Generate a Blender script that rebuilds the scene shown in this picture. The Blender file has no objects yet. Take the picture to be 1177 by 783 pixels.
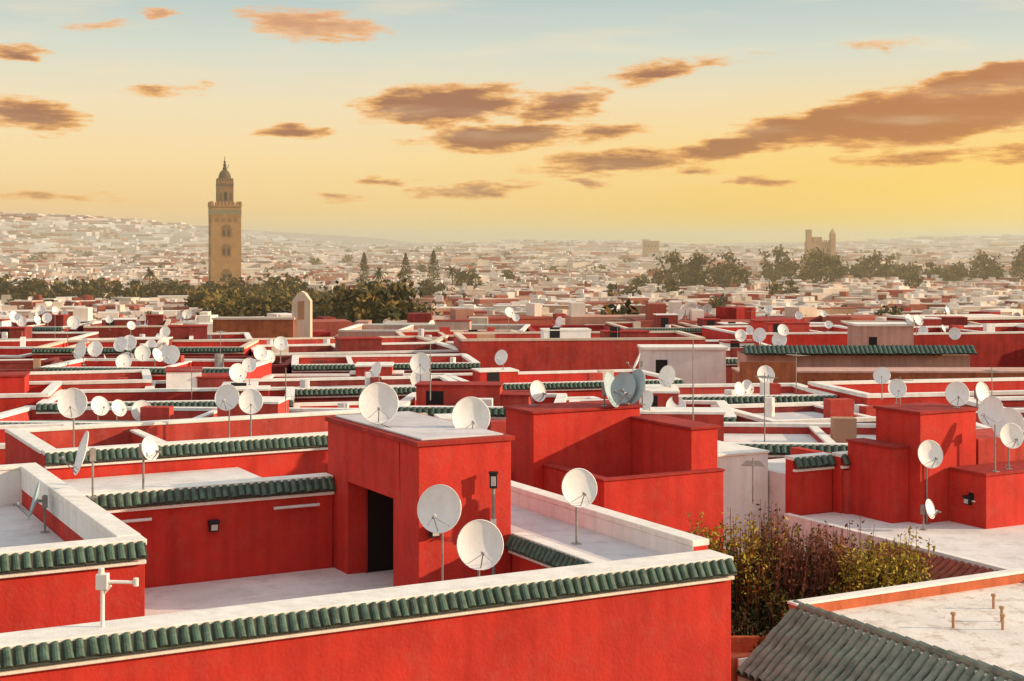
import bpy, math, random
from mathutils import Vector, Matrix
random.seed(7)
scene=bpy.context.scene
col=scene.collection
R=math.radians
def lin(c):
    o=[]
    for x in c:
        x/=255.0
        o.append(x/12.92 if x<=.04045 else ((x+.055)/1.055)**2.4)
    return o
# ------------------------------------------------------------ materials
def mat(name,c,rough=.85,var=.15,scale=.8,streak=0.0,bump=.15,bscale=25,dirt=None,dirtamt=0.0,spec=.3):
    m=bpy.data.materials.new(name); m.use_nodes=True
    nt=m.node_tree; N=nt.nodes; L=nt.links
    bs=N['Principled BSDF']; bs.inputs['Roughness'].default_value=rough
    bs.inputs['Specular IOR Level'].default_value=spec
    g=N.new('ShaderNodeNewGeometry')
    n=N.new('ShaderNodeTexNoise'); n.inputs['Scale'].default_value=scale; n.inputs['Detail'].default_value=5; n.inputs['Roughness'].default_value=.65
    L.new(g.outputs['Position'],n.inputs['Vector'])
    r=N.new('ShaderNodeValToRGB'); r.color_ramp.elements[0].position=.32; r.color_ramp.elements[1].position=.68
    r.color_ramp.elements[0].color=[max(0,x*(1-var)) for x in c]+[1]
    r.color_ramp.elements[1].color=[min(1,x*(1+var)) for x in c]+[1]
    L.new(n.outputs['Fac'],r.inputs['Fac'])
    out=r.outputs['Color']
    if streak>0:
        mp=N.new('ShaderNodeMapping'); mp.inputs['Scale'].default_value=(2.2,2.2,.22)
        L.new(g.outputs['Position'],mp.inputs['Vector'])
        n2=N.new('ShaderNodeTexNoise'); n2.inputs['Scale'].default_value=1.6; n2.inputs['Detail'].default_value=5
        L.new(mp.outputs['Vector'],n2.inputs['Vector'])
        r2=N.new('ShaderNodeMapRange'); r2.inputs[1].default_value=.42; r2.inputs[2].default_value=.72; r2.inputs[3].default_value=0; r2.inputs[4].default_value=streak
        L.new(n2.outputs['Fac'],r2.inputs[0])
        mx=N.new('ShaderNodeMixRGB'); mx.blend_type='MULTIPLY'; mx.inputs['Color2'].default_value=(.48,.42,.40,1)
        L.new(r2.outputs[0],mx.inputs['Fac']); L.new(out,mx.inputs['Color1']); out=mx.outputs['Color']
    if dirt is not None:
        n3=N.new('ShaderNodeTexNoise'); n3.inputs['Scale'].default_value=scale*3.1; n3.inputs['Detail'].default_value=7; n3.inputs['Roughness'].default_value=.78
        L.new(g.outputs['Position'],n3.inputs['Vector'])
        r3=N.new('ShaderNodeMapRange'); r3.inputs[1].default_value=.5; r3.inputs[2].default_value=.66; r3.inputs[4].default_value=dirtamt
        L.new(n3.outputs['Fac'],r3.inputs[0])
        mx=N.new('ShaderNodeMixRGB'); mx.inputs['Color2'].default_value=list(dirt)+[1]
        L.new(r3.outputs[0],mx.inputs['Fac']); L.new(out,mx.inputs['Color1']); out=mx.outputs['Color']
    L.new(out,bs.inputs['Base Color'])
    if bump>0:
        nb=N.new('ShaderNodeTexNoise'); nb.inputs['Scale'].default_value=bscale; nb.inputs['Detail'].default_value=3
        L.new(g.outputs['Position'],nb.inputs['Vector'])
        b=N.new('ShaderNodeBump'); b.inputs['Strength'].default_value=bump; b.inputs['Distance'].default_value=.03
        L.new(nb.outputs['Fac'],b.inputs['Height']); L.new(b.outputs['Normal'],bs.inputs['Normal'])
    return m
RED=mat('red_plaster',(.56,.036,.023),.9,.15,.7,.4,.35,14,(.48,.075,.052),.5)
RED2=mat('red_plaster_faded',(.50,.056,.040),.9,.2,.9,.5,.3,18,(.42,.12,.09),.5)
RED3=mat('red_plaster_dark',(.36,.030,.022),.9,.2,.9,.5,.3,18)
MAR=mat('red_plaster_maroon',(.24,.036,.028),.9,.25,.9,.5,.3,18,(.30,.10,.08),.4)
ORG=mat('orange_plaster',(.56,.14,.06),.9,.2,.9,.6,.3,18)
WHT=mat('white_limewash',(.88,.82,.75),.8,.06,1.2,.22,.2,20,(.60,.47,.39),.38)
WALLW=mat('white_wall_plaster',(.86,.81,.77),.85,.06,.6,.25,.2,20,(.66,.55,.48),.35)
GRY=mat('roof_screed',(.62,.57,.57),.9,.14,.5,0,.2,12,(.38,.32,.31),.5)
GRYL=mat('roof_screed_light',(.74,.68,.65),.9,.14,.5,0,.2,12,(.46,.38,.34),.5)
TEAL=mat('roof_membrane_teal',(.33,.45,.43),.8,.2,.7,0,.2,12,(.45,.40,.36),.5)
DIRTY=mat('roof_slab_dirty',(.80,.72,.65),.9,.12,.6,0,.3,10,(.42,.28,.20),.8)
GRN=mat('green_glazed_tile',(.050,.098,.066),.45,.55,4.5,0,.1,30,(.19,.18,.12),.6,.5)
GRN2=mat('green_grey_old_tile',(.19,.215,.165),.6,.4,2.5,0,.2,30,(.33,.30,.22),.55)
UND=mat('dark_tile_backing',(.06,.065,.05),.9,.2)  # dark colour for the sheet under the tiles and their end faces
TRED=mat('terracotta_tile',(.30,.065,.035),.8,.4,3,0,.2,20,(.12,.05,.04),.6)
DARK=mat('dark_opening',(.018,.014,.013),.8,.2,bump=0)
BLK=mat('black_metal',(.02,.02,.022),.5,.2,bump=0)
GLS=mat('lamp_glass',(.55,.5,.45),.2,.1,bump=0)
DISH=mat('dish_painted_steel',(.86,.84,.82),.5,.05,2.5,.15,0,20,(.62,.53,.47),.25)
DISHT=mat('dish_teal_and_shade',(.42,.52,.55),.5,.1,2.5,.2,0)  # teal dish paint, also used as painted shade on the rooftop trio
POLE=mat('galvanised_pole',(.28,.25,.23),.5,.25,5,bump=0)
PIPE=mat('white_pipe',(.75,.72,.7),.5,.1,bump=0)
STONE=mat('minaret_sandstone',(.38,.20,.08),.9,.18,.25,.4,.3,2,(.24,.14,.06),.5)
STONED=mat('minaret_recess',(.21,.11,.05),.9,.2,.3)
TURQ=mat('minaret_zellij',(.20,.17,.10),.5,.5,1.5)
BRK=mat('orange_brick_wall',(.46,.15,.065),.9,.25,1.5,.5,.4,8,(.28,.10,.05),.6)
PINK=mat('pink_render',(.62,.36,.29),.9,.12,.6,.4,.2,12)
CREAM=mat('cream_render',(.70,.56,.44),.9,.15,.1,.3,0)
TAN=mat('tan_render',(.45,.26,.16),.9,.2,.1,.3,0)
FWHT=mat('far_white_hazed',(.84,.73,.63),.9,.12,.1,.2,0)  # far city colours, warmed and muted so the paint carries distance haze
FRED=mat('far_red_hazed',(.36,.09,.06),.9,.25,.08,.3,0)
FPNK=mat('far_rose_hazed',(.50,.25,.18),.9,.2,.08,.3,0)
FDRK=mat('far_window_hazed',(.12,.06,.045),.9,.2,.1,0,0)  # window dark lifted, haze put into the colour
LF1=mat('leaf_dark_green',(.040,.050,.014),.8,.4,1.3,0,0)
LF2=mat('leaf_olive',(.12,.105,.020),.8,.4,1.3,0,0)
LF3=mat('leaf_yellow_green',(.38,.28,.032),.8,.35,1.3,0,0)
STEM=mat('stem_brown',(.19,.065,.035),.9,.35,2,0,0)
BARK=mat('bark',(.10,.065,.045),.9,.3,2,0,0)
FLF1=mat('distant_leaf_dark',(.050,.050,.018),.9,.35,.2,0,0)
FLF2=mat('distant_leaf_lit',(.19,.12,.030),.9,.35,.2,0,0)  # golden evening light and haze put into the leaf colour
# ------------------------------------------------------------ builder
class Frame:
    def __init__(s,ox,oy,deg,oz=0):
        s.o=(ox,oy,oz); s.c=math.cos(R(deg)); s.s=math.sin(R(deg))
    def __call__(s,x,y,z):
        return (s.o[0]+x*s.c-y*s.s, s.o[1]+x*s.s+y*s.c, s.o[2]+z)
ID=Frame(0,0,0)
class B:
    def __init__(s): s.v=[];s.f=[];s.m=[];s.mats=[]
    def mi(s,m):
        if m not in s.mats: s.mats.append(m)
        return s.mats.index(m)
    def box(s,x0,x1,y0,y1,z0,z1,m,T=ID,bottom=True):
        n=len(s.v)
        for z in (z0,z1):
            for (x,y) in ((x0,y0),(x1,y0),(x1,y1),(x0,y1)): s.v.append(T(x,y,z))
        q=[(0,1,5,4),(1,2,6,5),(2,3,7,6),(3,0,4,7),(4,5,6,7)]
        if bottom: q.append((3,2,1,0))
        k=s.mi(m)
        for f in q: s.f.append(tuple(n+i for i in f)); s.m.append(k)
    def poly(s,pts,m,T=ID):
        n=len(s.v); s.v+= [T(*p) for p in pts]; s.f.append(tuple(range(n,n+len(pts)))); s.m.append(s.mi(m))
    def tube(s,p0,p1,r0,m,T=ID,seg=8,r1=None,caps=True):
        r1=r0 if r1 is None else r1
        p0=Vector(p0);p1=Vector(p1); d=(p1-p0).normalized()
        up=Vector((0,0,1)) if abs(d.z)<.9 else Vector((1,0,0))
        x=d.cross(up).normalized(); y=x.cross(d)
        n=len(s.v)
        for p,r in((p0,r0),(p1,r1)):
            for i in range(seg):
                a=2*math.pi*i/seg; q=p+x*math.cos(a)*r+y*math.sin(a)*r; s.v.append(T(*q))
        k=s.mi(m)
        for i in range(seg):
            j=(i+1)%seg; s.f.append((n+i,n+seg+i,n+seg+j,n+j)); s.m.append(k)
        if caps:
            s.f.append(tuple(n+i for i in range(seg))); s.m.append(k)
            s.f.append(tuple(n+seg+i for i in reversed(range(seg)))); s.m.append(k)
    def ball(s,c,r,m,T=ID,seg=10,rings=6,sz=1):
        n=len(s.v);k=s.mi(m)
        for i in range(rings+1):
            t=math.pi*i/rings
            for j in range(seg):
                a=2*math.pi*j/seg
                s.v.append(T(c[0]+r*math.sin(t)*math.cos(a),c[1]+r*math.sin(t)*math.sin(a),c[2]+r*sz*math.cos(t)))
        for i in range(rings):
            for j in range(seg):
                j2=(j+1)%seg
                s.f.append((n+i*seg+j,n+(i+1)*seg+j,n+(i+1)*seg+j2,n+i*seg+j2)); s.m.append(k)
    def leaf(s,p,size,m,rng,asp=1.0):
        d=Vector((rng.gauss(0,1),rng.gauss(0,1),rng.gauss(0,1))).normalized()
        e=d.orthogonal().normalized(); e.rotate(Matrix.Rotation(rng.uniform(0,6.28),3,d)); g=d.cross(e)
        a=size*rng.uniform(.6,1.3); b=a*asp
        p=Vector(p); n=len(s.v)
        for q in (p-e*a,p-g*b*.6,p+e*a,p+g*b*.6): s.v.append(tuple(q))
        s.f.append((n,n+1,n+2,n+3)); s.m.append(s.mi(m))
    def mesh(s,name,smooth=False):
        me=bpy.data.meshes.new(name); me.from_pydata(s.v,[],s.f)
        for m in s.mats: me.materials.append(m)
        me.polygons.foreach_set('material_index',s.m)
        if smooth: me.polygons.foreach_set('use_smooth',[True]*len(s.f))
        me.update(); return me
    def obj(s,name,parent=None,smooth=False,bevel=0):
        o=bpy.data.objects.new(name,s.mesh(name,smooth)); col.objects.link(o)
        if bevel:
            b=o.modifiers.new('bevel','BEVEL'); b.width=bevel; b.segments=2; b.limit_method='ANGLE'
        if parent is not None:
            o.parent=parent; o.matrix_parent_inverse=Matrix.Translation(-Vector(parent.location))
        return o
def empty(name,loc):
    e=bpy.data.objects.new(name,None); e.location=loc; e.empty_display_size=.5; col.objects.link(e); return e
KZ=[0]
def jz():
    KZ[0]=(KZ[0]+1)%7; return KZ[0]*.0025
def seg_frame(T,p0,p1):
    w0=T(p0[0],p0[1],0); w1=T(p1[0],p1[1],0)
    dx=w1[0]-w0[0]; dy=w1[1]-w0[1]; L=math.hypot(dx,dy)
    return Frame(w0[0],w0[1],math.degrees(math.atan2(dy,dx))),L
# local seg frame: x along wall, outward = -y
def tiles(bt,S,L,z,drop=.30,out=.16,sp=.18,seg=5,r=.076,mt=None,y0=0.0):
    mt=mt or GRN
    n=max(1,int(L/sp)); sp=L/n; k=bt.mi(mt); r=max(r,sp*.42) if sp>.2 else r
    bt.poly([(0,y0-.01,z-.05),(0,y0-out,z-drop-.05),(L,y0-out,z-drop-.05),(L,y0-.01,z-.05)],UND,S)
    for i in range(n):
        x=(i+.5)*sp+random.uniform(-.012,.012); jj=random.uniform(-.022,.022)
        base=len(bt.v); rr=r*random.uniform(.88,1.05); sk=random.uniform(-.012,.012)
        for (y,zz,f,sx) in ((y0,z-.045,.85,0),(y0-out,z-drop-.03+jj,1.0,sk)):
            for t in range(seg+1):
                a=math.pi*t/seg
                bt.v.append(S(x+sx+math.cos(a)*rr*f, y-math.sin(a)*rr*.55*f, zz+math.sin(a)*rr*.6*f))
        for t in range(seg):
            bt.f.append((base+t,base+t+1,base+seg+2+t,base+seg+1+t)); bt.m.append(k)
        bt.f.append(tuple(base+seg+1+t for t in range(seg+1))); bt.m.append(bt.mi(UND))
def parapet(bw,bt,T,p0,p1,z0,z1,th=.35,red=None,tile=True,ch=.10,inner=None,cop=None,seg=5,sp=.18,e0=0,e1=0):
    S,L=seg_frame(T,p0,p1); red=red or RED; cop=cop or WHT; k=jz()
    bw.box(0,L,0,th,z0,z1-ch+.002,red,S)
    bw.box(-e0,L+e1,-.035,th+.035,z1-ch,z1+k,cop,S)
    if inner: bw.box(.01,L-.01,th-.01,th+.02,z1-.55,z1-ch-.002,inner,S)
    if tile:
        tiles(bt,S,L,z1-.0,.27,.16,sp,seg,y0=-.036)
        bw.box(0,L,-.11,.003,z1-.43,z1-.355,cop,S)
# ------------------------------------------------------------ FOREGROUND
G=Frame(4.24,28.6,28.2)
def house_obj(name,bw,bt,loc,bevel=.02,extra=None):
    e=empty(name,loc)
    bw.obj('walls',e,bevel=bevel)
    if bt and bt.v: bt.obj('roof_tiles',e)
    return e
# --- house 1
bw=B();bt=B()
parapet(bw,bt,G,(-26,0),(0,0),-.3,9.0,.72,e1=.03)
parapet(bw,bt,G,(0,.76),(0,10.2),-.3,9.2,.34,tile=False,inner=WALLW,ch=.12)
bw.box(-2.42,-.345,.73,10.0,7.35,8.72,RED,G)
bw.box(-2.40,-.35,.74,9.98,8.72,8.76,GRY,G)
bw.box(-2.47,-2.16,.75,4.40,8.70,8.93,WHT,G)
S,L=seg_frame(G,(-2.47,4.40),(-2.47,.8)); tiles(bt,S,L,8.93,.26,.15,y0=-.01)
bw.box(0,L,-.08,.003,8.52,8.58,WHT,S)
bw.box(-10.4,-2.425,.73,9.19,7.2,7.5,GRYL,G)
parapet(bw,bt,G,(-10.39,9.2),(-4.62,9.2),7.0,9.65,.4)
# left block
parapet(bw,bt,G,(-26,3.75),(-10.4,3.75),-.3,9.65,.4,e1=.03)
parapet(bw,bt,G,(-10.4,4.18),(-10.4,14),-.3,9.66,.38,tile=False,inner=WALLW,ch=.13)
bw.box(-26,-10.79,4.16,13.98,8.5,8.75,GRY,G)
bw.box(-26,-10.4,14.01,14.35,-.3,9.6,WALLW,G); bw.box(-26,-10.38,13.97,14.39,9.6,9.68,WHT,G)
# roof between
bw.box(-10.38,-4.62,9.61,16.38,8.6,8.9,GRYL,G)
# stair tower: with doorway on left (-a) face
z0,z1=7.5,11.0
T0,T1,C0,C1=-4.6,-2.44,4.46,9.19
bw.box(T0,T1,C0,5.75,7.0,z1-.12,RED,G)
bw.box(T0,T1,8.35,C1+.4,7.0,z1-.121,RED,G)
bw.box(T0+.001,T1-.001,5.75,8.35,9.62,z1-.122,RED,G)
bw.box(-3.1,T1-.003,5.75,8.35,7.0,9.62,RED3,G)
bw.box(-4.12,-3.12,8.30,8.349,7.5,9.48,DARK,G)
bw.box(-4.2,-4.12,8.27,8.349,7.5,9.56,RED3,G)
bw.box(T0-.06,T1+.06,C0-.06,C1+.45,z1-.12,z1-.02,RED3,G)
bw.box(T0+.12,T1-.12,C0+.12,C1+.25,z1-.019,z1+.02,GRY,G)
h1=house_obj('red_rooftop_house',bw,bt,G(0,0,0))
def wall_lamp(a,b,z,nx,ny,T=G):
    q=B(); tx,ty=-ny,nx
    def bx(s0,s1,d0,d1,za,zb,m):
        xs=[a+tx*s0+nx*d0,a+tx*s1+nx*d1]; ys=[b+ty*s0+ny*d0,b+ty*s1+ny*d1]
        q.box(min(xs),max(xs),min(ys),max(ys),za,zb,m,T)
    bx(-.05,.05,0,.03,z-.16,z+.12,BLK); bx(-.10,.10,.03,.16,z-.13,z+.06,BLK)
    bx(-.12,.12,.02,.19,z+.06,z+.12,BLK); bx(-.075,.075,.16,.175,z-.1,z+.03,GLS)
    q.obj('wall_lamp',bevel=.006)
wall_lamp(-7.5,9.2,8.75,0,-1); wall_lamp(T0+.32,C0,9.15,0,-1)
def rail(a0,a1,b,z,axis=0):
    q=B()
    if axis==0:
        q.tube((a0,b-.12,z),(a1,b-.12,z),.035,PIPE,G)
        for a in (a0+.1,a1-.1): q.tube((a,b-.12,z),(a,b+.01,z),.022,PIPE,G)
    else:
        q.tube((b-.12,a0,z),(b-.12,a1,z),.035,PIPE,G)
        for a in (a0+.1,a1-.1): q.tube((b-.12,a,z),(b+.01,a,z),.022,PIPE,G)
    q.obj('wall_pipe')
rail(-6.1,-5.0,9.2,9.02); rail(-9.9,-8.9,9.2,9.02); rail(1.6,2.6,-2.42,8.35,1)
# --- house 3 behind
bw=B();bt=B()
parapet(bw,bt,G,(-9.8,16.4),(1.6,16.4),-.3,9.65,.4)
parapet(bw,bt,G,(-9.8,22),(-9.8,16.82),-.3,9.64,.4,tile=False)
bw.box(-9.4,1.6,16.8,22,8.5,8.9,TEAL,G)
bw.box(-9.8,1.6,22.02,22.4,-.3,9.5,RED2,G); bw.box(-9.8,1.6,21.98,22.44,9.5,9.6,WHT,G)
bw.box(-6.2,-6.0,16.82,21.97,8.9,9.35,RED,G); bw.box(-6.24,-5.96,16.85,21.96,9.35,9.42,WHT,G)
parapet(bw,bt,G,(-26,18.5),(-10.6,18.5),-.3,9.2,.4)
bw.box(-26,-10.6,18.9,24,8.3,8.6,GRYL,G)
house_obj('red_rooftop_house',bw,bt,G(-4,16,0))
# house between tower and building B
bw=B();bt=B()
parapet(bw,bt,G,(-4.3,13.2),(1.9,13.2),-.3,8.9,.4,tile=True)
bw.box(-4.3,1.9,13.61,16.35,8.1,8.4,GRYL,G)
bw.box(-2.35,2.2,10.25,13.1,-.3,7.9,RED2,G)
house_obj('low_red_house',bw,bt,G(0,13,0))
# --- building B (balcony + stair towers)
bw=B()
bw.box(2.6,2.85,9.1,12.0,-.3,9.0,RED,G)
bw.box(2.6,6.36,8.88,9.1,-.3,9.0,RED,G)
bw.box(2.86,5.45,9.11,12.0,7.8,8.1,GRY,G)
bw.box(2.28,5.75,12.01,13.6,-.3,10.42,RED,G)
bw.box(2.22,5.80,11.95,13.66,10.42,10.5,RED3,G)
bw.box(5.46,6.33,9.11,12.0,-.3,10.12,RED,G)
bw.box(5.40,6.39,9.05,12.005,10.12,10.2,RED3,G)
bw.box(2.56,6.38,8.84,9.14,9.0,9.06,RED3,G); bw.box(2.56,2.89,9.145,12.0,9.0,9.055,RED3,G)
bw.box(5.76,6.6,12.02,15,-.3,9.6,RED2,G)
house_obj('red_stair_tower_house',bw,None,G(4,11,0))
# --- right: white wall + R1 + towers + terrace
bw=B();bt=B()
bw.box(7.3,10.75,12.6,16,-.3,8.74,WALLW,G); bw.box(7.25,10.77,12.55,16.03,8.74,8.82,WHT,G)
house_obj('white_house',bw,None,G(9,13,0))
bw=B();bt=B()
bw.box(10.5,22,2.0,11.45,5,7.0,GRYL,G)
bw.box(10.42,10.62,-1.0,11.44,-.3,7.12,WHT,G)
parapet(bw,bt,G,(10.8,11.5),(12.3,11.5),-.3,8.74,.35,sp=.22); 
parapet(bw,bt,G,(12.31,11.15),(14.9,11.15),-.3,8.78,.35,sp=.22)
bw.box(12.32,12.62,11.51,13.5,-.3,8.7,RED,G)
bw.box(10.8,14.9,11.86,14.5,-.3,8.2,GRYL,G)
bw.box(12.4,12.95,10.95,11.14,6.9,8.3,RED2,G)
bw.box(13.2,15.4,8.75,10.6,-.3,10.15,RED,G); bw.box(13.14,15.46,8.69,10.66,10.15,10.23,RED3,G)
bw.box(12.55,13.19,9.2,11.1,-.3,9.15,RED,G); bw.box(12.50,13.18,9.15,11.12,9.15,9.22,RED3,G)
bw.box(14.3,21,7.3,8.74,-.3,8.5,RED,G); bw.box(14.24,21.06,7.24,8.685,8.5,8.58,RED3,G)
bw.box(15.5,21,8.76,10.6,-.3,9.3,RED2,G)
bw.box(14.28,14.305,7.75,7.95,7.75,7.95,DARK,G)
bw.box(14.26,14.298,7.7,8.0,7.70,7.745,WHT,G)
house_obj('red_terrace_house',bw,bt,G(14,10,0))
wall_lamp(14.3,7.9,7.75,-1,0)
# terracotta pent roof along terrace edge
bw=B();bt=B()
for i in range(44):
    b0=-3+i*.235; k=bt.mi(TRED); base=len(bt.v)
    for j in range(5):
        a=9.0+j*.34; z=6.3+j*.17
        for t in range(5):
            an=math.pi*t/4; bt.v.append(G(a,b0+math.cos(an)*.105,z+math.sin(an)*.09-(.03 if j%2 else 0)))
    for j in range(4):
        for t in range(4):
            q=base+j*5+t; bt.f.append((q,q+1,q+6,q+5)); bt.m.append(k)
bt.poly([(8.98,-3.2,6.28),(10.4,-3.2,6.98),(10.4,7.4,6.98),(8.98,7.4,6.28)],TRED,G)
bw.box(9.1,10.41,-3.1,7.3,-.3,6.2,RED2,G)
house_obj('tiled_lean_to',bw,bt,G(10,2,0))
# courtyard low roof
bw=B()
bw.box(.8,9.05,2.6,8.85,-.3,5.3,RED2,G)
bw.box(.81,9.04,2.61,8.84,5.3,5.34,ORG,G)
bw.box(1.0,3.4,2.42,2.59,-.3,6.2,ORG,G)
bw.box(6.5,9.0,10.0,12.5,-.3,6.2,WHT,G)
house_obj('courtyard_building',bw,None,G(4,5,0))
# bottom right: slab with tile pent
bw=B();bt=B()
bw.box(3.4,15,-9,2.3,-.3,6.98,DIRTY,G)
bw.box(3.3,10.3,2.12,2.36,-.3,7.2,ORG,G); bw.box(3.28,10.32,2.08,2.40,7.2,7.26,WHT,G)
bw.box(3.3,3.62,-9,2.07,6.9,7.12,DIRTY,G)
bw.box(2.2,3.3,-9,2.3,-.3,5.6,WALLW,G)
for (a,b) in ((5.6,-.2),(6.4,-.8),(6.9,-.3),(7.6,.6)):
    bw.tube((a,b,6.95),(a,b,7.25),.035,TAN,G); bw.tube((a,b,7.25),(a,b,7.31),.06,TAN,G)
bw.box(8.2,15,-.6,-.45,6.97,7.06,DIRTY,G)
k=bt.mi(GRN2)
for i in range(46):
    b0=2.3-i*.235-.1; base=len(bt.v); n=7
    for j in range(n+1):
        f=j/n
        a=3.42-f*1.6+random.uniform(-.01,.01); z=7.16-f*1.25
        for t in range(6):
            an=math.pi*t/5; r=.105*(1.0 if j%2 else .88)
            bt.v.append(G(a,b0+math.cos(an)*r,z+math.sin(an)*.11*(1 if j%2 else .75)))
    for j in range(n):
        for t in range(5):
            q=base+j*6+t; bt.f.append((q,q+6,q+7,q+1)); bt.m.append(k)
bt.poly([(3.45,-9,7.14),(3.45,2.32,7.14),(1.82,2.32,5.88),(1.82,-9,5.88)],UND,G)
for i in range(30):
    b0=2.3-i*.38; bt.tube((3.42,b0,7.2),(3.42,b0-.4,7.17),.10,GRN2,G,8)
bw.box(1.9,3.3,2.28,2.34,5.0,6.2,WALLW,G)
house_obj('tiled_roof_house',bw,bt,G(6,-2,0))
# ------------------------------------------------------------ dishes
def dish_mesh(r,h,m,seed=0,tilt=28):
    rng=random.Random(seed); b=B()
    n=6;seg=30;k=b.mi(m)
    rot=Matrix.Rotation(R(-tilt),3,'X')
    cy=-.16; 
    def P(x,y,z):
        v=rot@Vector((x,y,z)); return (v.x,v.y+cy,v.z+h)
    base=len(b.v); b.v.append(P(0,0,0))
    for i in range(1,n+1):
        q=r*i/n; d=.17*r*(i/n)**2
        for j in range(seg):
            a=2*math.pi*j/seg; b.v.append(P(q*math.cos(a)*.94,-d,q*math.sin(a)))
    for j in range(seg):
        b.f.append((base,base+1+j,base+1+(j+1)%seg)); b.m.append(k)
        for i in range(n-1):
            o=base+1+i*seg; b.f.append((o+j,o+seg+j,o+seg+(j+1)%seg,o+(j+1)%seg)); b.m.append(k)
    for j in range(seg):  # rim
        a=2*math.pi*j/seg; a2=2*math.pi*(j+1)/seg
        b.tube(P(r*math.cos(a)*.94,-.17*r,r*math.sin(a)),P(r*math.cos(a2)*.94,-.17*r,r*math.sin(a2)),.012,m,seg=4,caps=False)
    foc=P(0,-r*1.0,-r*.42)
    b.tube(P(0,-.12*r,-r*.93),foc,.012,POLE,seg=6)
    b.tube(P(-.5*r,-.1*r,-r*.72),foc,.006,POLE,seg=4); b.tube(P(.5*r,-.1*r,-r*.72),foc,.006,POLE,seg=4)
    f=Vector(foc); c=Vector(P(0,0,0)); d=(c-f).normalized()
    b.tube(tuple(f-d*.06),tuple(f+d*.04),.026,POLE,seg=8); b.tube(tuple(f+d*.04),tuple(f+d*.08),.036,PIPE,seg=8)
    b.tube(P(0,.005,0),(0,0,h-.02),.035,POLE,seg=6)
    b.box(-.07,.07,-.06,.06,h-.16,h+.1,POLE)
    b.tube((0,0,-.05),(0,0,h+.12),.024,POLE,seg=8)
    b.box(-.09,.09,-.09,.09,0,.015,POLE)
    return b.mesh('satellite_dish',False)
def place_dish(me,x,y,z,yaw,s=1):
    o=bpy.data.objects.new('satellite_dish',me); col.objects.link(o)
    o.location=(x,y,z); o.rotation_euler=(0,0,R(yaw)); o.scale=(s,s,s)
    return o
def D(x,y,zc,zb,r,yaw,m=DISH,tilt=16):
    me=dish_mesh(r,max(.25,zc-zb),m,0,tilt); place_dish(me,x,y,zb,yaw)
D(-1.39,29.5,9.78,7.5,.47,-12)
D(-.64,28.5,9.27,7.5,.47,8)
D(1.35,31.0,9.95,8.76,.40,14)
D(-2.98,33.0,11.50,11.0,.46,6)
D(-.93,32.7,11.2,10.98,.44,8)
D(-8.9,31.4,10.6,9.66,.47,-66)
D(-8.1,32.5,10.55,9.6,.26,60)
D(-10.2,32.3,9.45,8.75,.42,-72,DISHT)
D(-12.3,41.5,10.6,8.9,.42,8)
D(11.95,42.6,9.02,7.0,.40,10); D(11.6,41.7,7.6,7.0,.27,50)
D(13.75,42.1,10.3,8.58,.42,-50); D(14.3,42.6,9.55,8.58,.36,5); D(14.5,43.2,9.8,8.58,.48,-20)
D(13.1,43.6,10.65,10.23,.36,-10); D(13.9,44.2,10.6,10.2,.34,35)
D(2.6,41.6,10.95,10.5,.5,62,DISHT); D(3.3,42.2,10.95,10.5,.45,-40,DISHT); D(3.7,42.0,11.0,10.5,.5,-62,DISHT)  # blue-grey colour stands for shade on these dish backs
D(.6,41.8,10.9,10.5,.3,40)
D(-8.7,45.5,10.35,9.0,.40,-6); D(-8.0,45.3,10.25,9.0,.38,10)
# feed-arm fixture on front parapet
q=B(); X,Y=-6.45,23.3
q.tube((X,Y,9.0),(X,Y,9.62),.035,PIPE); q.box(X-.09,X+.09,Y-.08,Y+.08,9.60,9.84,PIPE); q.tube((X-.02,Y,9.84),(X-.02,Y,9.93),.05,PIPE)
q.tube((X,Y-.02,9.72),(X+.5,Y+.1,9.68),.03,PIPE); q.tube((X+.5,Y+.1,9.62),(X+.5,Y+.1,9.75),.045,PIPE); q.tube((X,Y,9.5),(X+.14,Y-.02,9.66),.02,PIPE)
q.obj('antenna_bracket',bevel=.008)
q=B(); x,y,z=G(-3.0,4.2,7.5); 
q.tube((x,y,7.5),(x,y,10.2),.035,POLE); q.box(x-.08,x+.08,y-.07,y+.07,9.95,10.25,BLK); q.box(x-.05,x+.05,y-.08,y-.065,10.0,10.2,GLS); q.box(x-.10,x+.10,y-.09,y+.09,10.25,10.29,BLK); q.box(x-.06,x+.06,y-.06,y+.06,9.0,9.3,PIPE)
q.obj('terrace_lamp_post',bevel=.006)
def antenna(x,y,z0,h,yaw=20,bars=True):
    q=B(); T=Frame(x,y,yaw,z0)
    q.tube((0,0,-.05),(0,0,h),.025,POLE,T,8,.016)
    if bars:
        q.tube((-.5,0,h-.15),(.5,0,h-.15),.012,POLE,T,5)
        for i in range(7):
            xx=-.45+i*.15; l=.32-.02*i; q.tube((xx,-l,h-.15),(xx,l,h-.15),.008,POLE,T,4)
    q.obj('tv_antenna')
antenna(6.0,49.0,9.2,2.7,40,False); antenna(-7.8,51,8.8,2.0,30,False); antenna(-3.2,58,9,2.2,10,False)
antenna(14.1,39.6,7.0,1.0,80,False); antenna(6.6,40.5,8.0,1.2,80)
def cable(p,q_,sag=.25):
    b=B(); n=10; pv=None
    for i in range(n+1):
        t=i/n; v=Vector(p).lerp(Vector(q_),t); v.z-=sag*4*t*(1-t)
        if pv is not None: b.tube(tuple(pv),tuple(v),.007,BLK,seg=4,caps=False)
        pv=v
    b.obj('cable')
x,y,z=G(T0-.01,5.4,9.1); cable((x,y,10.9),(x+.05,y-.02,7.6),0)
x,y,z=G(-4.3,4.44,9.1); cable((-2.98,33.0,11.05),(x,y,10.98),.02)
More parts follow.
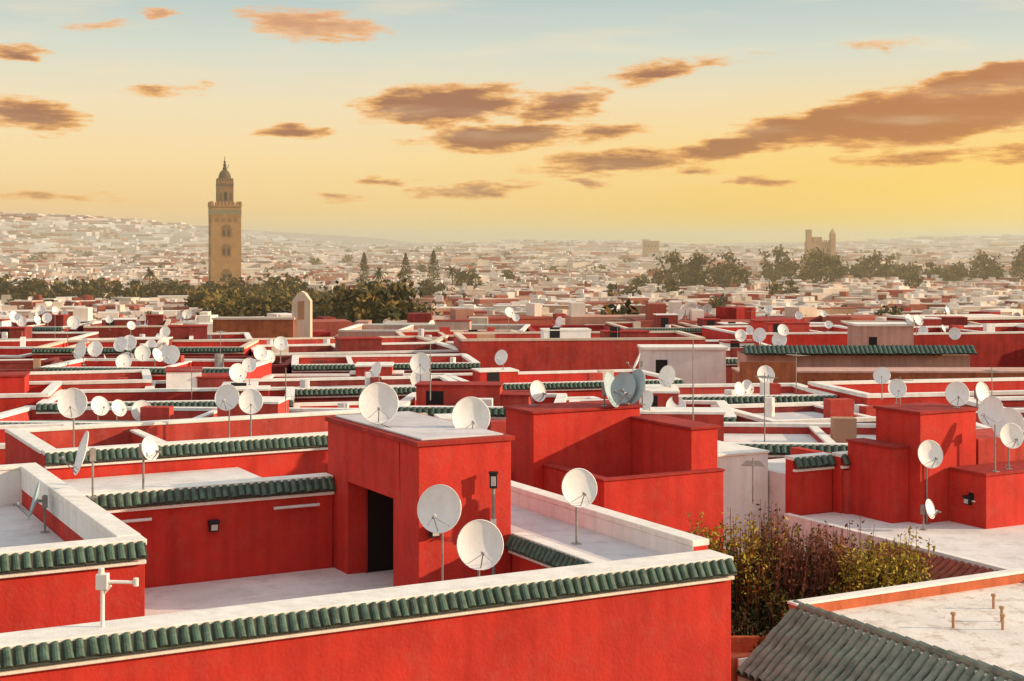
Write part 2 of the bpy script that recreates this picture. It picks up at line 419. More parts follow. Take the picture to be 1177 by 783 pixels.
# ------------------------------------------------------------ shrubs
def shrub(name,cx,cy,z0,rx,ry,h,mats,n,stalks,seed,hi=.72,ls=.058):
    rng=random.Random(seed); b=B()
    lobes=[(cx+rng.uniform(-.85,.85)*rx,cy+rng.uniform(-.8,.8)*ry,rng.uniform(.5,1.0)) for _ in range(18)]
    for (lx,ly,lh) in lobes:
        for s in range(stalks):
            x=lx+rng.gauss(0,.24);y=ly+rng.gauss(0,.24); hh=h*lh*rng.uniform(.7,1.12)
            x2=x+rng.gauss(0,.18); y2=y+rng.gauss(0,.18)
            b.tube((x,y,z0),(x2,y2,z0+hh),.018,STEM,seg=4,r1=.006,caps=False)
            for j in range(n):
                t=rng.uniform(.12,1.0); p=(x+(x2-x)*t+rng.gauss(0,.09),y+(y2-y)*t+rng.gauss(0,.09),z0+hh*t+rng.gauss(0,.04))
                w=t*lh+rng.gauss(0,.16)
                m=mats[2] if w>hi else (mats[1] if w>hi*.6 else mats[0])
                b.leaf(p,ls,m,rng,.8)
    b.obj(name)
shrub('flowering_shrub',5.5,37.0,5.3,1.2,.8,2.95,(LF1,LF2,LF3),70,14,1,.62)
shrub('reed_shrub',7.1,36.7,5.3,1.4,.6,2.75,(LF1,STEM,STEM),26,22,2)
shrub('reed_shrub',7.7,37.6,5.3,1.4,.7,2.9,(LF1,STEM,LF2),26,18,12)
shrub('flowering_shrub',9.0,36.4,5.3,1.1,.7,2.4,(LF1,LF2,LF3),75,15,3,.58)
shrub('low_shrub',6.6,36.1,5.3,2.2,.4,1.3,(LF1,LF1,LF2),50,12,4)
q=B(); q.box(4.3,10.0,35.2,35.35,5.3,5.7,ORG); q.obj('planter_wall',bevel=.02)
# ------------------------------------------------------------ mid-ground houses
DM=[dish_mesh(.45,.7,DISH,1,18),dish_mesh(.42,1.1,DISH,2,24),dish_mesh(.5,.5,DISH,3,14),dish_mesh(.42,.8,DISHT,4,20)]
def gen_house(cx,cy,w,d,zt,rot,rng,seg=4,kind=None):
    T=Frame(cx,cy,rot); bw=B();bt=B()
    back=cy>78
    red=rng.choice([RED,RED,RED,RED2,RED2,RED3,MAR] if not back else [RED,RED2,RED3,RED3,MAR,MAR,RED2,PINK]) if kind is None else kind
    tl=rng.random()<.5; th=.35
    cop=rng.choice([WHT,WHT,WHT,CREAM,red]) if back else WHT
    parapet(bw,bt,T,(-w/2,-d/2),(w/2,-d/2),-.3,zt,th,red,tl,seg=seg,sp=.24,ch=.14,cop=cop)
    S=[((w/2,-d/2+th+.04),(w/2,d/2-.4)),((-w/2,d/2-.4),(-w/2,-d/2+th+.04))]
    for p0,p1 in S: parapet(bw,bt,T,p0,p1,-.3,zt-.006,th,red,False,ch=.14,cop=cop)
    bw.box(-w/2,w/2,d/2-.38,d/2,-.3,zt-.12,red,T); bw.box(-w/2,w/2,d/2-.42,d/2+.04,zt-.12,zt+.004,cop,T)
    roof=rng.choice([GRY,GRYL,GRYL,TEAL,WHT])
    zr=zt-rng.uniform(.35,.8)
    bw.box(-w/2+th+.01,w/2-th-.01,-d/2+th+.01,d/2-.39,zr-.2,zr,roof,T)
    for _ in range(rng.choice([0,0,1,1,2])):
        sw=rng.uniform(1.5,3.6); sd=rng.uniform(1.4,2.4); sx=rng.uniform(-w/2+th+.1,w/2-sw-th-.1); sy=rng.uniform(-d/2+1.0,max(-d/2+1.1,d/2-sd-.5)); sh=rng.uniform(.05,.8)+rng.uniform(0,.02)
        m2=rng.choice([red,red,RED2,WALLW,MAR]); bw.box(sx,sx+sw,sy,sy+sd,zr,zt+sh,m2,T); bw.box(sx-.05,sx+sw+.05,sy-.05,sy+sd+.05,zt+sh,zt+sh+.08,rng.choice([WHT,RED3,RED3]),T)
        if rng.random()<.35: bw.box(sx+.4,sx+1.1,sy-.012,sy+.01,zr+.1,zr+1.1,DARK,T)
        for _ in range(rng.choice([0,0,0,1,2])):
            p=T(sx+rng.uniform(.2,sw-.2),sy+rng.uniform(.2,sd-.2),zt+sh+.08); place_dish(rng.choice(DM[:3]),*p,rng.gauss(0,32),rng.uniform(.7,.95))
    if rng.random()<.6:
        xx=rng.uniform(-w/2+1.5,w/2-1.5); bw.box(xx,xx+.25,-d/2+th+.02,d/2-.4,zr,zt-.15,red,T); bw.box(xx-.03,xx+.28,-d/2+th+.05,d/2-.44,zt-.15,zt-.07,cop,T)
    for _ in range(rng.randint(1,4)):
        p=(rng.uniform(-w/2+.8,w/2-.8),rng.uniform(-d/2+.8,d/2-.8))
        if rng.random()<.35: bw.tube((p[0],p[1],zr),(p[0],p[1],zr+rng.uniform(.5,.9)),rng.uniform(.15,.3),rng.choice([WHT,GRY,POLE]),T,10)
        else:
            s=rng.uniform(.15,.6); bw.box(p[0]-s,p[0]+s,p[1]-.3,p[1]+.3,zr,zr+rng.uniform(.4,.95),rng.choice([WALLW,RED2,TAN,CREAM,MAR]),T)
    if rng.random()<.36:
        xx=rng.uniform(-w/2+.5,w/2-2.5)
        for _ in range(rng.choice([1,1,2,3])):
            yy=-d/2+rng.uniform(.5,d*.6); p=T(xx,yy,zr); xx+=rng.uniform(.6,1.6)
            place_dish(rng.choice([DM[1],DM[0],DM[0]]),p[0],p[1],p[2],rng.gauss(0,34),rng.uniform(.7,1.0))
    if rng.random()<.3:
        p=T(rng.uniform(-w/2+.4,w/2-.4),rng.uniform(-1,1),zr); antenna(p[0],p[1],p[2],rng.uniform(1.6,2.6),rng.uniform(0,180))
    e=empty('medina_house',(cx,cy,0)); bw.obj('walls',e)
    if bt.v: bt.obj('roof_tiles',e)
rng=random.Random(21)
rows=[(52.5,7),(59.5,7),(66.5,7),(74,7.5),(82,8),(91,9),(101,10),(112,11),(124,12),(137,13)]
blocked=[(10.5,35,76,90),(7.3,13.3,86,93),(25,30.5,107,113),(35,43,96,102),(-27,-17,126,133)]
for (ry,dep) in rows:
    x=-(ry*.37+6)-rng.uniform(0,5)
    while x<ry*.37+6:
        w=rng.uniform(6.5,17) if ry>58 else rng.uniform(7,12)
        cx=x+w/2; cy=ry+rng.uniform(-.6,.6)
        ok=not any(bx0-w/2<cx<bx1+w/2 and by0-dep/2<cy<by1+dep/2 for bx0,bx1,by0,by1 in blocked)
        base=8.65-.012*(ry-52)
        if ok: gen_house(cx,cy,w-.15,dep*rng.uniform(.78,.92),base+rng.uniform(-.65,.35)+(rng.uniform(.3,.8) if rng.random()<.12 else 0),rng.choice([3,6,8,12,15,-4]),rng)
        x+=w
def cluster(x,y,z,n,sp,r=random.Random(4)):
    for i in range(n):
        place_dish(r.choice(DM[:3]),x+r.uniform(-sp,sp),y+r.uniform(-1.5,1.5),z+r.uniform(-.1,.25),r.gauss(-5,40),r.uniform(.75,1.15))
cluster(-22.5,82,8.5,6,1.9); cluster(-19.5,84,8.4,3,.9); cluster(-14.2,84,8.3,3,1.2); cluster(-38,124,8.0,7,4.5)
cluster(-5.2,66,8.5,3,1.2); cluster(15.5,59,8.6,2,.9); cluster(31,108,8.2,3,2); cluster(19,101,8.1,3,2); cluster(2,124,8.0,3,3)
# long brick building & green roof on right
bw=B();bt=B()
bw.box(12.0,34,78,80.5,-.3,8.3,BRK); bw.box(11.95,34.05,77.95,80.55,8.3,8.4,PINK)
bw.box(12.0,15,77.9,78.0,-.3,8.9,BRK)
for i in range(22):
    bw.box(13+i*.95,13.12+i*.95,77.93,78.01,6.8,8.0,RED3)
bw.box(13.4,26.2,84.6,88,-.3,8.75,PINK)
S=Frame(13.2,84.6,0); tiles(bt,S,13.2,9.35,.45,.7,.26,4,.11)
bt.poly([(0,-.02,9.3),(13.2,-.02,9.3),(13.2,3.4,9.0),(0,3.4,9.0)],GRN,S)
house_obj('long_brick_hall',bw,bt,(20,80,0),0)
bw=B(); bw.box(7.8,12.8,88.5,91,-.3,8.8,WALLW); bw.box(7.7,12.9,88.4,91.1,8.8,8.95,WHT); bw.box(8.6,9.3,88.48,88.52,7.2,8.2,DARK); house_obj('white_house',bw,None,(10,90,0),0)
bw=B(); bw.box(25.4,29.6,109,112,-.3,9.1,PINK); bw.box(25.3,29.7,108.9,112.1,9.1,9.25,WHT); bw.box(26.3,26.9,108.98,109.02,7.4,8.3,DARK); house_obj('pink_house',bw,None,(27,110,0),0)
bw=B(); bw.box(36,42,97,101,-.3,9.4,PINK); bw.box(35.9,42.1,96.9,101.1,9.4,9.55,WHT); bw.box(37,37.7,96.98,97.02,7.8,8.8,DARK); house_obj('pink_house',bw,None,(38,99,0),0)
bw=B(); bw.box(-26,-19,128.5,131,-.3,8.6,BRK); bw.box(-26.1,-18.9,128.4,131.1,8.6,8.75,CREAM); house_obj('brick_house',bw,None,(-22,130,0),0)
bw=B()
bw.box(-19.2,-17.6,129,130.4,-.3,9.3,CREAM)
pr=[(-17.6,9.3),(-17.6,10.2),(-18.1,10.9),(-18.4,11.05),(-18.7,10.9),(-19.2,10.2),(-19.2,9.3)]
bw.poly([(a,129,z) for a,z in reversed(pr)],CREAM); bw.poly([(a,130.4,z) for a,z in pr],CREAM)
for i in range(6): bw.poly([(pr[i][0],129,pr[i][1]),(pr[i][0],130.4,pr[i][1]),(pr[i+1][0],130.4,pr[i+1][1]),(pr[i+1][0],129,pr[i+1][1])],CREAM)
bw.box(-18.7,-18.1,128.98,129.01,8.6,10.2,TAN)
house_obj('arched_pavilion',bw,None,(-18,130,0),0)
# ------------------------------------------------------------ terrain
def sm(t): t=max(0,min(1,t)); return t*t*(3-2*t)
def H(x,y):
    h=-7.5*sm((y-140)/110)
    if y>700: h+=20.5*min(1,(y-700)/2300)
    h+=66*sm((-x-200)/1000)*sm((y-1300)/1700)
    h+=10*sm((x-400)/600)*sm((y-1800)/1300)
    h+=5.0*math.sin(x*.007+1)*sm((y-1500)/1500)
    return h
GM=mat('ground_earth',(.34,.19,.12),.95,.3,.02,0,0,1,(.13,.11,.045),.8)
b=B(); k=b.mi(GM)
xs=[-6000,-4000,-3000]+[-2400+i*80 for i in range(61)]+[3000,4000,6000]
ys=[-400,0,60,130,150,170,190,210,230,250,400]+[500+i*110 for i in range(30)]+[4500,6000,9000]
for y in ys:
    for x in xs: b.v.append((x,y,H(x,y)-.02))
nx=len(xs)
for j in range(len(ys)-1):
    for i in range(nx-1):
        q=j*nx+i; b.f.append((q,q+1,q+nx+1,q+nx)); b.m.append(k)
b.obj('ground',smooth=True)
# ------------------------------------------------------------ distant city
rng=random.Random(5); b=B(); dd=B(); kd=dd.mi(DISH)
def ldish(x,y,z,r,rng):
    T=Frame(x,y,rng.gauss(0,28),z); n=len(dd.v)
    dd.v.append(T(0,.0,0))
    for j in range(9):
        a=2*math.pi*j/9; dd.v.append(T(r*math.cos(a),-.2*r-.3*r*math.sin(a),r*math.sin(a)))
    for j in range(9): dd.f.append((n,n+1+j,n+1+(j+1)%9)); dd.m.append(kd)
    dd.tube((0,.02,-1.2),(0,.02,0),.04,POLE,T,4,caps=False)
def garden(x,y):
    if 262<y<600 and -.225*y<x<-.07*y: return .85
    if 660<y<800 and x>.10*y: return .8
    if 435<y<480 and x<-.18*y: return .95
    return 0
y=146
while y<3300:
    cell=max(9.0,y/72)
    x=-(y*.40+10)+rng.uniform(0,cell)
    while x<y*.40+10:
        w=cell*rng.uniform(.5,1.3); d=cell*rng.uniform(.5,.8)
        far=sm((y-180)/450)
        gap=max(.04+.12*far,garden(x,y))
        if rng.random()>gap:
            yy=y+rng.uniform(-.25,.25)*cell; g=H(x,yy)
            hh=rng.uniform(5.4,8.2)*(1 if y<900 else .9+.35*rng.random())
            if y>600 and rng.random()<.3: hh*=.6
            if abs(yy-587)<30 and abs(x+114)<30: x+=w; continue
            T=Frame(x+w/2,yy,rng.choice([5,14,-8,22,0,30]))
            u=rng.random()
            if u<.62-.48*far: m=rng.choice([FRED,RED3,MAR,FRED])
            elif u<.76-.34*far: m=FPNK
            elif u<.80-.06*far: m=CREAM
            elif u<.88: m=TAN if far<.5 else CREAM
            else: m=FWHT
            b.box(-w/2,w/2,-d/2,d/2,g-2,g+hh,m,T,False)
            if rng.random()<.5:
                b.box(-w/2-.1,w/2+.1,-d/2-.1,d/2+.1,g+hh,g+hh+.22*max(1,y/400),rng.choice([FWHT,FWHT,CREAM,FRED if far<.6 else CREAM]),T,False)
            for _ in range(rng.choice([0,1,1,2])):
                s=w*rng.uniform(.1,.35); xx=rng.uniform(-w/2+s/2,w/2-s/2); b.box(xx-s/2,xx+s/2,-d*.3,d*.2,g+hh,g+hh+rng.uniform(.6,1.6),rng.choice([m,FWHT,CREAM,m,FWHT]),T,False)
            if y<1400:
                for _ in range(rng.randint(1,4)):
                    xx=rng.uniform(-w/2+.5,w/2-1.2); zz=g+hh-rng.uniform(1.5,4.5); s=rng.uniform(.6,1.0)*max(1,y/500); b.box(xx,xx+s,-d/2-.06,-d/2+.1,zz-s,zz,FDRK,T,False)
            if y<420 and rng.random()<.35:
                xx=rng.uniform(-w/2,w/4)
                for _ in range(rng.choice([1,2,3,4])):
                    p=T(xx,rng.uniform(-d/2,0),0); xx+=rng.uniform(.4,1.2); ldish(p[0],p[1],g+hh+rng.uniform(.5,1.0),rng.uniform(.35,.58),rng)
        x+=w+cell*(.05+.15*far)
    y+=cell*(.95)
b.obj('distant_city'); dd.obj('distant_satellite_dishes')
# ------------------------------------------------------------ minaret
X,Y=-114,587; T=Frame(X,Y,17); bw=B(); w=5.8
bw.box(-w,w,-w,w,-9,31.0,STONE,T)
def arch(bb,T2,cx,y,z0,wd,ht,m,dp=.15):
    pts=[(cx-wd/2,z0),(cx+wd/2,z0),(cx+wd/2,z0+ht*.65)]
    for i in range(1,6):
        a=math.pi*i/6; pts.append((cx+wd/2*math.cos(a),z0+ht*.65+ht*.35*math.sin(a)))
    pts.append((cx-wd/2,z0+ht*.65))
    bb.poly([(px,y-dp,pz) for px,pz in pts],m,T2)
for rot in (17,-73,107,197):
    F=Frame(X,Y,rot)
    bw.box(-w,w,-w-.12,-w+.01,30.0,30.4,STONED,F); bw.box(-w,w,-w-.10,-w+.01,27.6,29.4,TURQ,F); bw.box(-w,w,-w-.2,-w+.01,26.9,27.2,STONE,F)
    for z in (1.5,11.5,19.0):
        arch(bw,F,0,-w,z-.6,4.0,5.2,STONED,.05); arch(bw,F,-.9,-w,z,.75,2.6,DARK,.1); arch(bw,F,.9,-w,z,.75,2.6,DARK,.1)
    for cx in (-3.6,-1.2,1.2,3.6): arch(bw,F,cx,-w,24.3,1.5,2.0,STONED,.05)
    for i in range(9):
        xx=-w+.25+i*1.36; bw.box(xx,xx+.75,-w,-w+.6,31.0,32.1,STONE,F); bw.box(xx+.18,xx+.57,-w+.05,-w+.55,32.1,32.6,STONE,F)
    l=3.1
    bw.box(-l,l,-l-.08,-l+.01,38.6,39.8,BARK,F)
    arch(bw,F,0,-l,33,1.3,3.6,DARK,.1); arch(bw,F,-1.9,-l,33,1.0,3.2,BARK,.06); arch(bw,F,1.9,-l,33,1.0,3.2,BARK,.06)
    for i in range(6):
        xx=-l+.1+i*1.06; bw.box(xx,xx+.6,-l,-l+.4,40.6,41.8,STONED,F)
bw.box(-w-.25,w+.25,-w-.25,w+.25,30.6,31.0,STONE,T)
bw.box(-3.1,3.1,-3.1,3.1,31.0,40.6,STONED,T)
bw.ball((0,0,41.6),2.55,BARK,T,16,10,1.5)
bw.tube((0,0,44.5),(0,0,50.6),.26,BLK,T,8,.1)
for z,r in ((45.7,.9),(47.1,.68),(48.3,.5)): bw.ball((0,0,z),r,BLK,T,10,6)
bw.tube((.1,0,44.8),(1.7,0,47.2),.13,BLK,T,5)
e=empty('mosque_minaret',(X,Y,0)); bw.obj('tower',e)
# distant fortress & block
bw=B(); X,Y=187,900; T=Frame(X,Y,8)
bw.box(-8,8,-4,4,-10,17.5,TAN,T); bw.box(-9.5,-6.5,-5,-2,-10,25,TAN,T); bw.box(5.5,8.5,-5,-2,-10,22.5,TAN,T); bw.box(-5,0,-4.5,0,17.5,20.5,TAN,T)
for i in range(8): bw.box(-6.2+i*1.5,-5.5+i*1.5,-4.1,-3.5,17.5,18.6,TAN,T)
for q4 in (((5.5,-5),(8.5,-5)),((8.5,-5),(8.5,-2)),((8.5,-2),(5.5,-2)),((5.5,-2),(5.5,-5))):
    bw.poly([(q4[0][0],q4[0][1],22.5),(q4[1][0],q4[1][1],22.5),(7,-3.5,26)],TAN,T)
for cx in (-5,-2,1,4): arch(bw,T,cx,-4.05,11,1,3,FDRK,.1)
e=empty('distant_fortress',(X,Y,0)); bw.obj('walls',e)
bw=B(); bw.box(124,139,1395,1405,-5,20,TAN); bw.box(123,130,1396,1404,20,21.5,CREAM)
for i in range(4): bw.box(125+i*3.2,126.2+i*3.2,1394.8,1395.1,14,16,FDRK)
e=empty('distant_apartment_block',(130,1400,0)); bw.obj('walls',e)
# ------------------------------------------------------------ trees
def tree_mesh(name,h,r,seed,mats,leaf=.5,n=70,clumps=15):
    rng=random.Random(seed); b=B()
    b.tube((0,0,-.5),(rng.uniform(-.2,.2),rng.uniform(-.2,.2),h*.5),.045*h,BARK,seg=7,r1=.02*h)
    for c in range(clumps):
        a=rng.uniform(0,6.28); rr=r*math.sqrt(rng.random())*.85; z=h*rng.uniform(.35,.92)
        rr*=(1.15-abs(z/h-.6)*1.3)
        c0=Vector((rr*math.cos(a),rr*math.sin(a),z)); b.tube((0,0,h*.35),tuple(c0),.014*h,BARK,seg=4,r1=.004*h,caps=False)
        cr=r*rng.uniform(.22,.42); 
        for i in range(n):
            p=c0+Vector((rng.gauss(0,.55),rng.gauss(0,.55),rng.gauss(0,.42)))*cr
            b.leaf(p,leaf,mats[1] if (p.z>c0.z+.1*cr and rng.random()<.6) else mats[0],rng,.9)  # upper leaves of each clump coloured as if lit by low sun
    return b.mesh(name)
def cyp_mesh(seed,h,r):
    rng=random.Random(seed); b=B(); b.tube((0,0,-.5),(0,0,h*.8),.25,BARK,seg=6,r1=.08)
    for i in range(900):
        t=rng.random(); q=r*(math.sin(math.pi*(.1+.9*t))**.7)*(1.1-.5*t)*rng.uniform(.3,1.15); a=rng.uniform(0,6.28)
        b.leaf((q*math.cos(a),q*math.sin(a),h*(.12+.88*t)),.48,FLF1 if rng.random()<.8 else FLF2,rng)
    return b.mesh('cypress_tree')
def palm_mesh(seed,h):
    rng=random.Random(seed); b=B(); b.tube((0,0,-.5),(.3,0,h),.32,BARK,seg=7,r1=.2)
    for i in range(38):
        a=rng.uniform(0,6.28); el=rng.uniform(-.5,1.3); p=Vector((.3,0,h)); d=Vector((math.cos(a)*math.cos(el),math.sin(a)*math.cos(el),math.sin(el)))
        sd=Vector((-math.sin(a),math.cos(a),0))
        for s in range(6):
            p2=p+d*.62; wd=.42*(1-s/7)
            b.poly([tuple(p-sd*wd),tuple(p2-sd*wd*.8),tuple(p2+sd*wd*.8-Vector((0,0,.15))),tuple(p+sd*wd-Vector((0,0,.15)))],FLF1)
            p=p2; d=(d+Vector((0,0,-.24))).normalized()
    return b.mesh('palm_tree')
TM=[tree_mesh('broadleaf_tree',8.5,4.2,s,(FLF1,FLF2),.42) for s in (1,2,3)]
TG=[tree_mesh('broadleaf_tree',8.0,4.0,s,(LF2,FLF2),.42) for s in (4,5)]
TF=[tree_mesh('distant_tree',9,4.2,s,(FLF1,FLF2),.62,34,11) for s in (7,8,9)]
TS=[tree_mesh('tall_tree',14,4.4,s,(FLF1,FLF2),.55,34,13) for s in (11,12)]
def put(name,me,x,y,s=1,sz=None,dz=0):
    o=bpy.data.objects.new(name,me); col.objects.link(o); o.location=(x,y,H(x,y)+dz); o.rotation_euler=(0,0,random.uniform(0,6.28)); o.scale=(s,s,(sz or s)); return o
random.seed(3)
for i in range(26):
    y=random.uniform(290,400); x=random.uniform(-.21,-.085)*y
    put('broadleaf_tree',random.choice(TM+TG),x,y,random.uniform(1.0,1.5))
for (x,y,s) in ((-25,280,1.9),(-29,284,1.75),(-22,283,1.6),(-46,300,1.5),(-58,300,1.4),(-34,262,1.2),(-62,250,1.2),(-27,276,1.65)):
    put('broadleaf_tree',random.choice(TM),x,y,s)
for u in (-.100,-.072,-.053):
    y=600; put('cypress_tree',cyp_mesh(int(-u*1000),20.5,2.7),u*y,y,random.uniform(.92,1.05))
for (u,y) in ((-.04,560),(-.09,520),(-.245,520)): put('palm_tree',palm_mesh(int(abs(u)*999),13),u*y,y)
for i in range(9):
    put('tall_tree',random.choice(TS),random.uniform(.108,.158)*560,560+random.uniform(-10,10),random.uniform(1.0,1.65))
for u in (.216,.207): put('tall_tree',TS[0],u*600,600,random.uniform(1.4,1.55))
def belt(name,meshes,pts):
    b=B(); 
    for (x,y,s) in pts:
        me=random.choice(meshes); a=random.uniform(0,6.28); c,sn=math.cos(a)*s,math.sin(a)*s; z0=H(x,y); n=len(b.v)
        idx=[b.mi(m) for m in me.materials]
        b.v+=[(x+v.co.x*c-v.co.y*sn,y+v.co.x*sn+v.co.y*c,z0+v.co.z*s) for v in me.vertices]
        for p in me.polygons: b.f.append(tuple(n+i for i in p.vertices)); b.m.append(idx[p.material_index])
    b.obj(name)
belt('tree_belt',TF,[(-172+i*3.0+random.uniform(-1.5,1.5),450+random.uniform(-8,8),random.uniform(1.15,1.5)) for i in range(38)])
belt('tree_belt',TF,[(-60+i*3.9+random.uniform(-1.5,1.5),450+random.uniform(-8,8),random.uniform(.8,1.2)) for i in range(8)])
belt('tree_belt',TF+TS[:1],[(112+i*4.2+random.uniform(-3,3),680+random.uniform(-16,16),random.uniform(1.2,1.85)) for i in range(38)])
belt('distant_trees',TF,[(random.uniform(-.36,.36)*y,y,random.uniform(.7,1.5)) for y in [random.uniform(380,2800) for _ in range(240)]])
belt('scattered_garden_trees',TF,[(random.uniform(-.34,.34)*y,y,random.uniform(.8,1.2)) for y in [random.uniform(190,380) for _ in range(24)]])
# ------------------------------------------------------------ evening haze over the plain
hm=bpy.data.materials.new('evening_haze'); hm.use_nodes=True; hn=hm.node_tree; hn.nodes.clear()
ho=hn.nodes.new('ShaderNodeOutputMaterial'); hv=hn.nodes.new('ShaderNodeVolumeScatter'); hv.inputs['Color'].default_value=(1,.80,.50,1); hv.inputs['Density'].default_value=.00056; hv.inputs['Anisotropy'].default_value=.2
hn.links.new(hv.outputs[0],ho.inputs['Volume'])
q=B(); q.box(-3500,3500,200,3500,-30,44,hm); q.obj('haze')
# ------------------------------------------------------------ world
w=bpy.data.worlds.new('World'); scene.world=w; w.use_nodes=True
nt=w.node_tree; N=nt.nodes; L=nt.links; N.clear()
def nd(t,**k):
    n=N.new(t)
    for a,v in k.items(): setattr(n,a,v)
    return n
def mth(op,a,b=None,clamp=False):
    n=nd('ShaderNodeMath',operation=op,use_clamp=clamp)
    for i,x in enumerate((a,b)):
        if x is None: continue
        if isinstance(x,(int,float)): n.inputs[i].default_value=x
        else: L.new(x,n.inputs[i])
    return n.outputs[0]
tc=nd('ShaderNodeTexCoord'); sx=nd('ShaderNodeSeparateXYZ'); L.new(tc.outputs['Generated'],sx.inputs[0])
az=mth('MULTIPLY',mth('ARCTAN2',sx.outputs[0],sx.outputs[1]),57.2958)
el=mth('MULTIPLY',mth('ARCSINE',sx.outputs[2]),57.2958)
elp=mth('MAXIMUM',el,0.0)
fac=mth('SQRT',mth('DIVIDE',elp,90.0))
rp=nd('ShaderNodeValToRGB'); L.new(fac,rp.inputs[0])
stops=[(0,(254,206,134)),(.13,(255,212,138)),(.194,(252,220,160)),(.247,(241,222,184)),(.289,(214,217,200)),(.325,(186,200,197)),(.47,(205,214,216)),(1,(215,222,228))]
cr=rp.color_ramp
while len(cr.elements)<len(stops): cr.elements.new(.5)
for e_,(p,c) in zip(cr.elements,stops): e_.position=p; e_.color=lin(c)+[1]
def mr(x,a,b_,c=0,d=1,smooth=True):
    n=nd('ShaderNodeMapRange'); n.interpolation_type='SMOOTHSTEP' if smooth else 'LINEAR'
    L.new(x,n.inputs[0]); n.inputs[1].default_value=a;n.inputs[2].default_value=b_;n.inputs[3].default_value=c;n.inputs[4].default_value=d
    return n.outputs[0]
gold=mth('MULTIPLY',mr(az,-12,22),mr(el,.5,8.0,1,0))
gold=mth('MULTIPLY',gold,.95)
def mix(f,c1,c2,bt='MIX'):
    n=nd('ShaderNodeMixRGB',blend_type=bt)
    for s,x in (('Fac',f),('Color1',c1),('Color2',c2)):
        if isinstance(x,(int,float)): n.inputs[s].default_value=x
        elif isinstance(x,(list,tuple)): n.inputs[s].default_value=list(x)[:3]+[1]
        else: L.new(x,n.inputs[s])
    return n.outputs[0]
sky=mix(gold,rp.outputs[0],lin((255,204,66)))
hz=mth('MULTIPLY',mr(az,-20,-4,1,0),mr(el,0,3.5,.5,0))
sky=mix(hz,sky,lin((250,188,140)))
# bright core of the sunset low on the right
glow=mth('MULTIPLY',mr(az,6,26),mr(el,.2,4.5,1,0))
sky=mix(mth('MULTIPLY',glow,.75),sky,[1.15,.80,.24])
# clouds (sky-direction coordinates, degrees)
cv=nd('ShaderNodeCombineXYZ'); L.new(az,cv.inputs[0]); L.new(el,cv.inputs[1])
nz=nd('ShaderNodeTexNoise'); nz.inputs['Scale'].default_value=1; nz.inputs['Detail'].default_value=8; nz.inputs['Roughness'].default_value=.58
mp=nd('ShaderNodeMapping'); mp.inputs['Scale'].default_value=(.4,1.6,1); L.new(cv.outputs[0],mp.inputs[0]); L.new(mp.outputs[0],nz.inputs['Vector'])
wz=nd('ShaderNodeVectorMath',operation='SUBTRACT'); L.new(nz.outputs['Color'],wz.inputs[0]); wz.inputs[1].default_value=(.5,.5,.5)
wm=nd('ShaderNodeVectorMath',operation='MULTIPLY'); L.new(wz.outputs[0],wm.inputs[0]); wm.inputs[1].default_value=(3.6,.95,0)
wa=nd('ShaderNodeVectorMath',operation='ADD'); L.new(cv.outputs[0],wa.inputs[0]); L.new(wm.outputs[0],wa.inputs[1])
clouds=[(-2.6,5.45,4.2,.95,5,1.2),(-.45,4.2,4.2,.66,2,1.1),(1.9,5.4,2.4,.8,10,.85),(-8.3,4.35,1.9,.38,0,.85),(5.4,6.6,2.2,.52,6,.8),(3.8,4.45,1.9,.4,0,.75),
(-7.7,8.4,3.8,.75,-5,.7),(-18.7,7.1,1.8,.4,0,.65),(-18.2,4.8,3.2,.75,-5,.95),(15.8,4.85,6.0,1.35,5,1.45),(12.0,4.6,4.6,.9,9,1.25),(18.0,6.15,4.0,.66,7,1.15),(10.0,4.2,3.4,.5,10,1.0),
(4.6,3.3,5.0,.6,5,.85),(8.2,3.75,3.6,.55,10,1.0),(-1.6,2.2,3.0,.36,3,.7),(9.6,2.45,1.6,.28,0,.7),(-4.8,2.5,1.5,.26,0,.6),(15.2,3.3,3.6,.36,4,.6),
(-13.4,8.8,.9,.4,0,.6),(-13.3,5.8,1.8,.5,8,.4),(3.1,2.5,1.5,.26,0,.6),(18.8,3.4,2.0,.38,0,.6),(-17.5,1.8,4.4,.28,0,.38),(-15.5,8.2,1.9,.4,0,.33),(-6.8,1.9,1.4,.22,0,.45),(7.2,6.9,3.4,.35,8,.36),(14,7.6,2.6,.35,0,.28),(7.4,2.9,1.4,.25,0,.55)]
cur=None
for (ca,ce,ra,re_,ro,wt) in clouds:
    m=nd('ShaderNodeMapping',vector_type='TEXTURE'); m.inputs['Location'].default_value=(ca,ce,0); m.inputs['Rotation'].default_value=(0,0,R(ro)); m.inputs['Scale'].default_value=(ra,re_,1)
    L.new(wa.outputs[0],m.inputs[0]); ln=nd('ShaderNodeVectorMath',operation='LENGTH'); L.new(m.outputs[0],ln.inputs[0])
    v=mth('MULTIPLY',mth('SUBTRACT',1.0,ln.outputs['Value'],True),wt)
    cur=v if cur is None else mth('MAXIMUM',cur,v)
nz2=nd('ShaderNodeTexNoise'); nz2.inputs['Scale'].default_value=1; nz2.inputs['Detail'].default_value=8; nz2.inputs['Roughness'].default_value=.64
mp2=nd('ShaderNodeMapping'); mp2.inputs['Scale'].default_value=(.75,3.4,1); L.new(cv.outputs[0],mp2.inputs[0]); L.new(mp2.outputs[0],nz2.inputs['Vector'])
dens=mth('ADD',cur,mth('MULTIPLY',mth('SUBTRACT',nz2.outputs['Fac'],.5),mth('MULTIPLY',mr(cur,0,.12),1.3)))
mask=mr(dens,.03,.42)
core=mr(dens,.16,.70)
ccol=mix(core,lin((252,182,98)),lin((156,94,66)))
ccol=mix(mth('MULTIPLY',mr(az,2,18),.32),ccol,lin((222,132,38)))
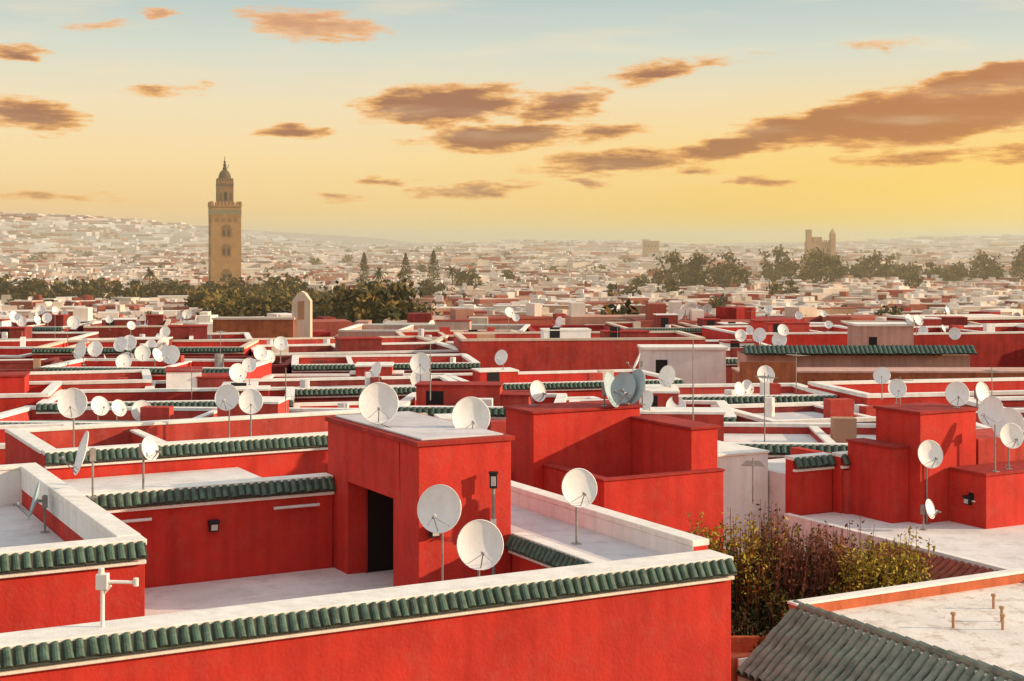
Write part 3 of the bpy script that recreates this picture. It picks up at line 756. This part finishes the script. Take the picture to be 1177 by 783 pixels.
ccol=mix(mr(el,6.8,8.4,0,.55),ccol,lin((240,178,128)))
sky=mix(mth('MULTIPLY',mask,.93),sky,ccol)
nz3=nd('ShaderNodeTexNoise'); nz3.inputs['Scale'].default_value=1; nz3.inputs['Detail'].default_value=6
mp3=nd('ShaderNodeMapping'); mp3.inputs['Scale'].default_value=(.14,1.0,1); mp3.inputs['Location'].default_value=(3,5,0); L.new(cv.outputs[0],mp3.inputs[0]); L.new(mp3.outputs[0],nz3.inputs['Vector'])
sky=mix(mth('MULTIPLY',mr(nz3.outputs['Fac'],.48,.75),mr(el,1,6,.1,.35)),sky,lin((250,225,185)))
sk=nd('ShaderNodeTexSky'); sk.sky_type='NISHITA'; sk.sun_disc=False; sk.sun_elevation=R(17); sk.sun_rotation=R(92); sk.air_density=1.5; sk.dust_density=2
bg1=nd('ShaderNodeBackground'); bg1.inputs[1].default_value=.98; L.new(sky,bg1.inputs[0])
bg2=nd('ShaderNodeBackground'); bg2.inputs[1].default_value=.012; L.new(sk.outputs[0],bg2.inputs[0])
ad=nd('ShaderNodeAddShader'); L.new(bg1.outputs[0],ad.inputs[0]); L.new(bg2.outputs[0],ad.inputs[1])
wo=nd('ShaderNodeOutputWorld'); L.new(ad.outputs[0],wo.inputs[0])
# ------------------------------------------------------------ sun & camera
sd=bpy.data.lights.new('sun','SUN'); sd.energy=5.0; sd.angle=R(.8); sd.color=(1,.77,.50)
so=bpy.data.objects.new('sun',sd); col.objects.link(so)
A=R(92); E=R(17); d=Vector((math.sin(A)*math.cos(E),math.cos(A)*math.cos(E),math.sin(E)))
so.rotation_euler=d.to_track_quat('Z','Y').to_euler(); so.location=(40,0,60)
cd=bpy.data.cameras.new('camera'); cd.lens=52; cd.sensor_width=36; cd.shift_y=-.0922; cd.clip_end=20000; cd.clip_start=.5
co=bpy.data.objects.new('camera',cd); col.objects.link(co); co.location=(0,0,15); co.rotation_euler=(R(90),0,0)
scene.camera=co
scene.view_settings.view_transform='Standard'; scene.view_settings.look='None'; scene.view_settings.exposure=0
